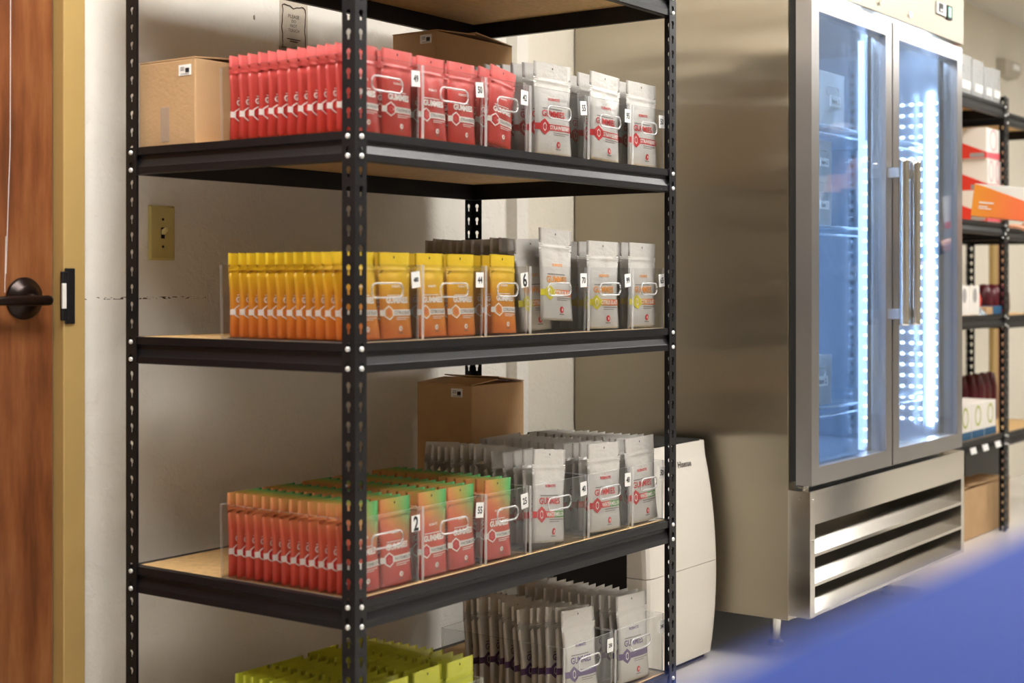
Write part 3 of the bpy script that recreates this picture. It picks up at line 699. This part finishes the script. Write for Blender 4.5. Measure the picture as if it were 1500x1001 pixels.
# lighting inside, and reflections modelled as glowing dots
def led_bar(x, y, m, w_, z0, z1, name='led_bar', axis='x'):
    a = (x - .004, y - w_ / 2, z0) if axis == 'x' else (x - w_ / 2, y - .004, z0)
    b_ = (x + .004, y + w_ / 2, z1) if axis == 'x' else (x + w_ / 2, y + .004, z1)
    return boxo(name, a, b_, m, fg)
led_bar(wF - .058, .012, M['led'], .012, Z(-.52), Z(.70))
def glow_dots(x, y, n, z0, z1, s=.006, back='liner'):
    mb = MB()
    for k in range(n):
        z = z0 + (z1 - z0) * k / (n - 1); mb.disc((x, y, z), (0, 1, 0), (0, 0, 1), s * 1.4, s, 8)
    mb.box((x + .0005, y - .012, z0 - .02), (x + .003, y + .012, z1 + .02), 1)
    return build(mb, 'led_and_reflection_dots', [M['glowdot'], M[back]], fg)
for yy in (.052, .085, .120, -.006): glow_dots(wF - .056, yy, 30, Z(-.50), Z(.66))  # glowing dots on the wall stand in for LED reflections between the panes
led_bar(.056, .012, M['led'], .012, Z(-.52), Z(.78))  # unseen bar on the left wall, added to light the bins
boxo('led_bar', (mid + .06, .0, Z(.842)), (wF - .10, .012, Z(.852)), M['led'], fg)
boxo('led_bar', (.08, .0, Z(.842)), (mid - .06, .012, Z(.852)), M['led'], fg)
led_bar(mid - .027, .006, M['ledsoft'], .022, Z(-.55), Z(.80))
glow_dots(mid - .0325, -.008, 26, Z(-.52), Z(.45), .005, 'ledsoft')
for yy in (.30, .60):
    mb = MB(); mb.box((wF - .060, yy, Z(-.57)), (wF - .053, yy + .03, Z(.84)))
    for k in range(40): mb.box((wF - .0605, yy + .010, Z(-.55) + k * .034), (wF - .0598, yy + .020, Z(-.55) + k * .034 + .016), 1)
    build(mb, 'shelf_pilaster', [M['wire'], M['dark']], fg)
def wire_shelf(x0, x1, zz):
    s = empty('wire_shelf', (0, 0, 0)); s.parent = fg
    mb = MB(); mb.tube([(x0, .02, zz), (x1, .02, zz), (x1, .64, zz), (x0, .64, zz)], .005, 6, 0, True); mb.tube([(x0, .02, zz - .025), (x1, .02, zz - .025)], .004, 6)
    build(mb, 'rim', M['wire'], s)
    mb = MB(); n = 24
    for k in range(1, n): mb.box((x0 + (x1 - x0) * k / n - .0015, .02, zz - .0015), (x0 + (x1 - x0) * k / n + .0015, .64, zz + .0015))
    build(mb, 'wires', M['wire'], s)
for zz in (.50, .180, -.395):
    wire_shelf(.06, mid - .03, Z(zz)); wire_shelf(mid + .045, wF - .13, Z(zz))
tag(fg, 'tall stainless steel refrigerator with two lit glass doors', 'fridge')
def fridge_bin(x, y, z, wd, ht, label, dp=.30):
    b = clear_bin(FX0 + x, y, z, wd, dp, ht, label, 'clear bins inside the fridge', frosted=2)
    boxo('name_label', (wd * .38, -.003, ht * .38), (wd * .80, -.001, ht * .58), M['paper'], b)
    mb = MB(); put_text(mb, 'Item 2', lambda u, v: (wd * .59 + u, -.0035, ht * .48 + v), wd * .3); build(mb, 'label_print', M['ink'], b)
    return b
zt = Z(.506)
fridge_bin(.16, .045, zt, .195, .175, 'clear fridge bin farthest left on the top fridge shelf')
fridge_bin(.362, .045, zt, .20, .175, 'labelled clear fridge bin beside the leftmost one, top fridge shelf')
zt = Z(.186)
fridge_bin(.115, .045, zt, .175, .135, 'clear fridge bin, left, under another on second fridge shelf'); fridge_bin(.115, .045, zt + .1365, .175, .135, 'clear fridge bin, left, stacked on top on second fridge shelf')
fridge_bin(.300, .045, zt, .16, .135, 'clear fridge bin, right, under another on second fridge shelf'); fridge_bin(.300, .045, zt + .1365, .16, .135, 'clear fridge bin, right, stacked on top on second fridge shelf')
fridge_bin(.26, .045, Z(-.389), .20, .16, 'lone clear fridge bin on the lowest fridge shelf', .26)
# louvred base
gr = empty('louvred_base', (0, 0, 0)); gr.parent = fg
gz0, gz1 = Z(-.985), Z(-.612)
boxo('end_plate', (-.004, FYF, gz0), (.028, FYB, gz1), M['steel2'], gr, .001); boxo('end_plate', (wF - .020, FYF, gz0), (wF + .008, FYB, gz1), M['steel2'], gr, .001)
boxo('top_rail', (.028, FYF, Z(-.712)), (wF - .020, FYF + .004, gz1), M['steel2'], gr); boxo('rail_top', (.028, FYF + .004, gz1 - .003), (wF - .020, FYB, gz1), M['steel2'], gr)
boxo('back_plate', (.028, FYB - .006, gz0), (wF - .020, FYB, gz1 - .004), M['dark'], gr)
for k in range(3):
    zf = Z(-.797 - .088 * k); mb = MB()
    mb.loft([[(x, FYF, zf), (x, FYF, zf - .010), (x, FYF + .003, zf - .010), (x, FYF + .004, zf - .002), (x, FYB - .008, zf + .062), (x, FYB - .008, zf + .066)] for x in (.028, wF - .020)])
    build(mb, 'louvre', M['steel2'], gr, weld=True)
for zz in (-.64, -.76, -.85): 
    mb = MB(); mb.cyl((.014, FYF, Z(zz)), (0, -1, 0), .004, .002, 8); build(mb, 'rivet', M['chrome'], gr)
mb = MB(); mb.cyl((-.004, -.055, Z(-.635)), (-1, 0, 0), .004, .002, 8); build(mb, 'rivet', M['chrome'], gr)
mb = MB(); mb.cyl((.035, FYF + .035, Z(-.612)), (0, 0, 1), .011, .016, 12); mb.box((.005, FYF + .025, Z(-.606)), (.03, FYF + .045, Z(-.60))); build(mb, 'hinge', M['chrome'], gr)
for x, y in ((.20, .12), (wF - .2, .12), (.2, .62), (wF - .2, .62)):
    mb = MB(); mb.loft([[(x + r * math.cos(a), y + r * math.sin(a), z) for a in [2 * math.pi * k / 12 for k in range(12)]] for z, r in ((0, .024), (.012, .024), (.02, .016), (.10, .018), (.125, .026), (.135, .026))]); build(mb, 'leg', M['chrome'], fg, smooth=False)
boxo('leg_bracket', (.10, .05, Z(-1.012)), (.26, .20, Z(-1.0)), M['steel2'], fg)

# ================================================================ racks and goods farther along
rb = [H + .800, H + .262, H - .150, H - .690]
rack('black steel rack right of the fridge, stocked with cartons', 3.47, .20, 1.19, .457, rb, 'racks along the far wall')
rack('black steel rack at the right edge, farthest from the camera', 4.705, .215, .78, .44, [H + .775, H + .245, H - .16, H - .70], 'racks along the far wall')
dk = [z + .0114 for z in rb]
for i, (x0, x1, ht) in enumerate(((3.93, 4.06, .165), (4.07, 4.215, .165), (4.235, 4.375, .16), (4.395, 4.49, .145), (4.50, 4.61, .150))):
    b = clear_bin(x0, .212, dk[0], x1 - x0, .34, ht, f"{['tall', 'tall', 'tall', 'short', 'short'][i]} labelled clear bin, {['first', 'second', 'third', 'fourth', 'last'][i]} from fridge, top of carton rack", 'clear bins on top of the far rack', frosted=True)
    wd = x1 - x0; boxo('name_label', (wd * .15, -.003, .02), (wd * .85, -.001, .055), M['paper'], b)
    for q in range(3):
        boxo('filled_packet', (.012, .02 + q * .1, .004), (wd - .012, .10 + q * .1, ht * .62), M['boxwhite'], b)
def ring(mb, cx_, cz_, rx_, rz_, y, t, mi, seg=18):
    o = [(cx_ + rx_ * math.cos(2 * math.pi * k / seg), y, cz_ + rz_ * math.sin(2 * math.pi * k / seg)) for k in range(seg)]
    q = [(cx_ + (rx_ - t) * math.cos(2 * math.pi * k / seg), y, cz_ + (rz_ - t) * math.sin(2 * math.pi * k / seg)) for k in range(seg)]
    for k in range(seg): j = (k + 1) % seg; mb.quad([o[k], o[j], q[j], q[k]], mi)
def redcarton(x0, x1, z, nring, label):
    ht = .140; c = empty('product_carton', (x0, .225, z)); w_ = x1 - x0
    boxo('carton_body', (0, 0, 0), (w_, .38, ht), M['boxwhite'], c, .002)
    mb = MB(); mb.quad([(-.0008, 0, .004), (-.0008, .15, .004), (-.0008, .15, .092), (-.0008, 0, .030)], 0); mb.quad([(-.0008, .15, .004), (-.0008, .38, .004), (-.0008, .38, .10), (-.0008, .15, .092)], 0)
    mb.quad([(0, -.0008, .004), (w_, -.0008, .004), (w_, -.0008, .034), (0, -.0008, .030)], 1)
    for k in range(nring): ring(mb, w_ * (k + .5) / nring, .088, min(.05, w_ / nring * .36), .05, -.001, .010, 2)
    mb.box((-.0016, .01, .008), (-.001, .075, .028), 3); build(mb, 'carton_print', [M['boxred'], M['boxpink'], M['ringpink'], M['hot']], c)
    tag(c, label, 'box', 'white and red cartons in a stack')
redcarton(4.455, 4.635, dk[1] + .2815, 1, 'topmost white and red carton in the stack on the far rack')
redcarton(4.47, 4.655, dk[1] + .1405, 2, 'middle white and red carton in the stack on the far rack')
redcarton(4.47, 4.655, dk[1], 2, 'lowest white and red carton in the stack on the far rack')
for i, x in enumerate((4.10, 4.235)):
    c = empty('dispenser_box', (x, .225, dk[2])); boxo('carton_body', (0, 0, 0), (.125, .2, .128), M['boxwhite'], c, .002)
    mb = MB(); mb.disc((.06, -.001, .085), (1, 0, 0), (0, 0, 1), .028, .034, 16); ring(mb, .06, .085, .032, .038, -.0012, .006, 1); build(mb, 'carton_print', [M['hot'], M['boxwhite']], c)
    tag(c, f"white dispenser box with grey oval, {'nearer the fridge' if i == 0 else 'beside the red packets'}, far rack", 'box', 'white dispenser boxes')
for i, (x, m_) in enumerate(((4.385, 'orangered'), (4.44, 'boxwhite'), (4.475, 'boxred'), (4.53, 'boxwhite'))):
    mb = MB(); a = .026; mb.loft([[(-a, 0, 0), (a, 0, 0), (a, .03, 0), (-a, .03, 0)], [(-a * 1.05, -.006, .06), (a * 1.05, -.006, .06), (a * 1.05, .034, .06), (-a * 1.05, .034, .06)], [(-a, .01, .11), (a, .01, .11), (a, .018, .11), (-a, .018, .11)]])
    tag(build(mb, 'snack_packet', M[m_], None, (x + .01, .27 + .035 * (i % 2), dk[2] + .0045), (0, R((-6, 4, -3, 7)[i]), 0)), ['orange-red packet standing beside the white dispenser boxes', 'white packet behind the orange-red one on the far rack', 'bright red packet in the middle of the far rack shelf', 'white packet beside the far rack post'][i], 'packet', 'packets on the far rack')
boxo_ = boxo('small_carton', (4.415, .212, dk[2]), (4.50, .25, dk[2] + .034), M['card'], None, .001); tag(boxo_, 'small tan carton lying before the red packets', 'box')
boxo_ = boxo('blue_tray', (4.51, .212, dk[2]), (4.63, .30, dk[2] + .036), M['boxblue'], None, .002); tag(boxo_, 'dark blue tray beside the rack post on the far rack', 'tray')
c = MB(); c.loft([[(0, 0, 0), (.035, 0, 0), (.05, .03, .02), (.02, .03, .04)], [(0, .1, 0), (.035, .1, 0), (.05, .12, .02), (.02, .12, .04)]]); tag(build(c, 'cleaning_cloth', M['wire'], None, (4.364, .205, dk[2])), 'pale blue cloth lying at the shelf edge of the far rack', 'cloth')
for i, (x0, x1) in enumerate(((4.095, 4.25), (4.255, 4.42), (4.425, 4.585))):
    c = empty('product_carton', (x0, .225, dk[3])); w_ = x1 - x0
    boxo('carton_body', (0, 0, 0), (w_, .25, .155), M['boxwhite'], c, .003); mb = MB(); mb.quad([(0, -.0008, .002), (w_, -.0008, .002), (w_, -.0008, .036), (0, -.0008, .036)], 0); ring(mb, w_ / 2, .098, .04, .045, -.001, .010, 1); build(mb, 'carton_print', [M['boxblue'], M['ringgreen']], c)
    tag(c, f"white carton with olive ring and blue foot, {['nearest the fridge', 'middle of three', 'nearest the post'][i]}, far rack", 'box', 'olive ringed cartons on the far rack')
    p = boxo('shelf_tag', (-.035, -.003, -.014), (.035, 0, .014), M['paper'], None, .001); p.location = (x0 + .075 + .03 * i * 0, .190, rb[3] - .028); p.rotation_euler = (R(-14), 0, 0)
    tag(p, f"white shelf tag under the olive ringed carton {['nearest the fridge', 'in the middle', 'nearest the post'][i]}", 'shelf tag', 'shelf tags on the far rack beam')
for i in range(6):
    mb = MB(); n = 8
    mb.loft([[(r * math.cos(2 * math.pi * k / n), r * .8 * math.sin(2 * math.pi * k / n), z) for k in range(n)] for z, r in ((0, .040), (.03, .046), (.17, .045), (.235, .03), (.245, .005))])
    tag(build(mb, 'wrapped_bundle', M['maroon'], None, (4.81 + i * .108, .50, H - .70 + .0114), (0, 0, i * .7), True), f"maroon wrapped bundle, {ORD[i] if i else 'first'} in the row seen beyond the olive ringed cartons", 'bundle', 'maroon bundles on the far rack')
carton(3.75, .26, .002, 4.90, .40, .225, 'wide cardboard box on the floor beneath the far rack', None)
tt = empty('dark_filler_tote', (4.77, .44, 0)); mb = MB()  # tote added to fill the dark area behind the floor box
lp = lambda k, z: [(x + .325, y + .075, z) for x, y in rrect(-.305 * k, -.072 * k, .305 * k, .072 * k, .02, 3)]
mb.loft([lp(.94, .002), lp(1, .33)]); build(mb, 'tub', M['blackmetal'], tt); mb = MB(); mb.loft([lp(1.03, .331), lp(1.03, .355), lp(.97, .362)]); build(mb, 'lid', M['blackmetal'], tt)
tag(tt, 'black lidded tote added to fill the dark area behind the wide cardboard box', 'tote')
for i in range(3):
    mb = MB(); n = 8
    mb.loft([[(r * math.cos(2 * math.pi * k / n), r * .8 * math.sin(2 * math.pi * k / n), z) for k in range(n)] for z, r in ((0, .045), (.03, .052), (.10, .05), (.14, .03), (.145, .005))])
    tag(build(mb, 'wrapped_bundle', M['maroon'], None, (4.83 + i * .11, .36, H - .16 + .0114), (0, 0, i), True), f"maroon wrapped bundle, {['first', 'second', 'third'][i]} from the left on the rightmost rack", 'bundle', 'maroon bundles on the rightmost rack')
# exit light on the far wall
em = empty('emergency_light', (6.22, YP, H + 1.165))
mb = MB(); mb.loft([[(0, 0, 0), (.24, 0, 0), (.24, 0, .10), (0, 0, .10)], [(.005, -.05, .004), (.235, -.05, .004), (.235, -.05, .096), (.005, -.05, .096)], [(.03, -.075, .03), (.21, -.075, .03), (.21, -.075, .08), (.03, -.075, .08)]]); build(mb, 'housing', M['emlight'], em)
boxo('lens', (.06, -.079, .04), (.18, -.074, .07), M['paper'], em)
tag(em, 'pale emergency light box high on the far wall', 'emergency light')

# ================================================================ carried orange carton and the person holding it
oc = empty('product_carton', (3.748, .058, H + .272), 0)
oc.rotation_euler = (R(0), R(7), R(-82))
boxo('carton_body', (0, 0, 0), (.40, .16, .128), M['boxwhite'], oc, .002)
m_, nt, b_, o_ = nodes_of('orange_gradient_print'); b_.inputs['Roughness'].default_value = .45
sx = add(nt, 'ShaderNodeSeparateXYZ'); nt.links.new(mapping(nt, (1, 1, 1)), sx.inputs[0])
nt.links.new(ramp(nt, math_n(nt, 'MULTIPLY', sx.outputs[0], 3.2), [(0, srgb(250, 160, 48)), (.5, srgb(246, 122, 62)), (1, srgb(238, 90, 66))]), b_.inputs['Base Color'])
mb = MB(); mb.quad([(0, -.001, 0), (.40, -.001, 0), (.40, -.001, .022), (.012, -.001, .126), (0, -.001, .126)], 0)
mb.box((.025, -.0017, .052), (.082, -.0012, .058), 1); mb.box((.025, -.0017, .030), (.075, -.0012, .034), 1); mb.box((.025, -.0017, .038), (.06, -.0012, .042), 1)
mb.box((-.001, 0, 0), (0, .16, .127), 0); mb.box((0, 0, -.001), (.4, .16, 0), 0)
for q in range(24): mb.box((.20 + (q % 8) * .009, -.0016, .098 + (q // 8) * .008), (.203 + (q % 8) * .009, -.0012, .101 + (q // 8) * .008), 2)
build(mb, 'carton_print', [m_, M['paper'], M['hot']], oc)
tag(oc, 'orange and white carton held up in front of the far rack', 'box')
def person():
    bm = bmesh.new(); sk = bm.verts.layers.skin.verify(); V = {}
    def v(n, p, r, root=False):
        q = bm.verts.new(p); q[sk].radius = (r, r) if not isinstance(r, tuple) else r; q[sk].use_root = root; V[n] = q; return q
    def e(*ns):
        for a, b in zip(ns, ns[1:]): bm.edges.new((V[a], V[b]))
    # standing out of frame to the right, facing the rack (+Y), left hand under the carton
    X, Y = 3.93, -.86
    v('pel', (X, Y, .95), (.16, .11), True); v('waist', (X, Y, 1.12), (.15, .10)); v('chest', (X, Y + .02, 1.34), (.17, .12)); v('neckb', (X, Y + .01, 1.50), .065); v('neck', (X, Y + .02, 1.56), .058); v('head', (X, Y + .04, 1.66), (.082, .098)); v('top', (X, Y + .03, 1.75), .07)
    e('pel', 'waist', 'chest', 'neckb', 'neck', 'head', 'top')
    for s, n in ((-1, 'l'), (1, 'r')):
        v('hip' + n, (X + s * .10, Y, .90), .095); v('knee' + n, (X + s * .11, Y + .02, .50), .062); v('ank' + n, (X + s * .11, Y - .02, .09), .045); v('toe' + n, (X + s * .12, Y + .14, .035), .036)
        e('pel', 'hip' + n, 'knee' + n, 'ank' + n, 'toe' + n); v('sh' + n, (X + s * .19, Y + .01, 1.43), .062); e('chest', 'sh' + n)
    v('elr', (X + .25, Y + .10, 1.14), .044); v('wrr', (X + .14, Y + .33, 1.20), .028); v('hdr', (X + .10, Y + .40, 1.22), (.036, .018)); e('shr', 'elr', 'wrr', 'hdr')
    hp = Vector((3.78, -.195, H + .200))                         # palm under the carton
    v('ell', (X - .20, Y + .14, 1.15), .044); v('wrl', hp + Vector((-.0, -.085, -.035)), .026); v('pal', hp, (.034, .015)); e('shl', 'ell', 'wrl', 'pal')
    for k, (dx, ln) in enumerate(((-.030, .062), (-.010, .075), (.010, .080), (.028, .070))):
        a, b, c_ = f'k{k}', f'm{k}', f't{k}'
        v(a, hp + Vector((dx, .040, .012)), .0095); v(b, hp + Vector((dx * 1.15, .040 + ln * .5, .024)), .0085); v(c_, hp + Vector((dx * 1.2, .040 + ln * .95, .026)), .0075); e('pal', a, b, c_)
    v('th0', hp + Vector((-.042, -.02, .008)), .011); v('th1', hp + Vector((-.062, .012, .022)), .009); v('th2', hp + Vector((-.068, .04, .034)), .0078); e('pal', 'th0', 'th1', 'th2')
    me = bpy.data.meshes.new('person'); bm.to_mesh(me); bm.free()
    tmp = bpy.data.objects.new('person_tmp', me); COL.objects.link(tmp)
    tmp.modifiers.new('skin', 'SKIN'); s = tmp.modifiers.new('sub', 'SUBSURF'); s.levels = 2; s.render_levels = 2
    bpy.context.view_layer.update()
    me2 = bpy.data.meshes.new_from_object(tmp.evaluated_get(bpy.context.evaluated_depsgraph_get())); bpy.data.objects.remove(tmp)
    me2.materials.clear()
    for m in ('skin', 'cloth', 'blackmetal'): me2.materials.append(M[m])
    for p in me2.polygons:
        c_ = p.center; p.use_smooth = True
        hand = (c_ - hp).length < .15 or (c_ - Vector((X + .12, Y + .38, 1.21))).length < .10
        p.material_index = 0 if (hand or c_.z > 1.53) else (2 if c_.z < .08 else 1)
    per = link('person', me2); tag(per, 'person at the right edge in dark clothes holding an orange carton', 'person')
    mb = MB(); n = 16
    mb.loft([[(X + r * math.cos(2 * math.pi * k / n), Y + .02 + off + r * 1.12 * math.sin(2 * math.pi * k / n), z) for k in range(n)] for z, r, off in ((1.60, .086, -.03), (1.68, .098, -.012), (1.75, .098, .0), (1.80, .075, .0), (1.825, .03, .0))]); build(mb, 'hair', M['hair'], per, smooth=True)
    mb = MB()
    for s in (-1, 1): mb.disc((X + s * .032, Y + .139, 1.665), (1, 0, 0), (0, 0, 1), .011, .006, 10)
    mb.box((X - .022, Y + .132, 1.605), (X + .022, Y + .136, 1.611)); build(mb, 'facial_features', M['dark'], per)
    mb = MB(); mb.loft([[(X - .012, Y + .13, 1.63), (X + .012, Y + .13, 1.63), (X, Y + .157, 1.635)], [(X - .005, Y + .13, 1.675), (X + .005, Y + .13, 1.675), (X, Y + .138, 1.675)]]); build(mb, 'nose', M['skin'], per)
person()

# ================================================================ blue counter under the camera
ct = empty('service_counter', (-1.0, -1.728, 0))
boxo('counter_top', (-1.9, -.62, H - .14), (1.35, 0, H - .105), M['blue'], ct, .006)
boxo('counter_front', (-1.85, -.08, .10), (1.30, -.05, H - .155), M['boxwhite'], ct); boxo('counter_end', (1.27, -.58, .10), (1.30, -.08, H - .155), M['boxwhite'], ct)
boxo('counter_end', (-1.85, -.58, .10), (-1.82, -.08, H - .155), M['boxwhite'], ct); boxo('toe_kick', (-1.82, -.55, 0), (1.27, -.12, .10), M['blackmetal'], ct)
tag(ct, 'blue counter with blurred edge close to the camera', 'counter')

# ================================================================ ceiling lights
def troffer(x, y, label, wx=1.2, wy=.6):
    t = empty('ceiling_light', (x, y, ZC))
    mb = MB()
    for a, b in (((-wx / 2, -wy / 2), (wx / 2, -wy / 2 + .03)), ((-wx / 2, wy / 2 - .03), (wx / 2, wy / 2)), ((-wx / 2, -wy / 2 + .03), (-wx / 2 + .03, wy / 2 - .03)), ((wx / 2 - .03, -wy / 2 + .03), (wx / 2, wy / 2 - .03))): mb.box((*a, -.012), (*b, .0))
    build(mb, 'frame', M['tbar'], t); boxo('diffuser', (-wx / 2 + .03, -wy / 2 + .03, -.008), (wx / 2 - .03, wy / 2 - .03, .0), M['light'], t)
    tag(t, label, 'ceiling light', 'ceiling light panels')
for x, y, n_ in ((-.55, -.22, 'nearest the wooden door'), (1.65, -.85, 'in front of the pouch rack'), (3.9, -.95, 'in front of the fridge'), (6.6, -1.3, 'before the far racks')):
    troffer(x, y, f"white ceiling light panel {n_}")
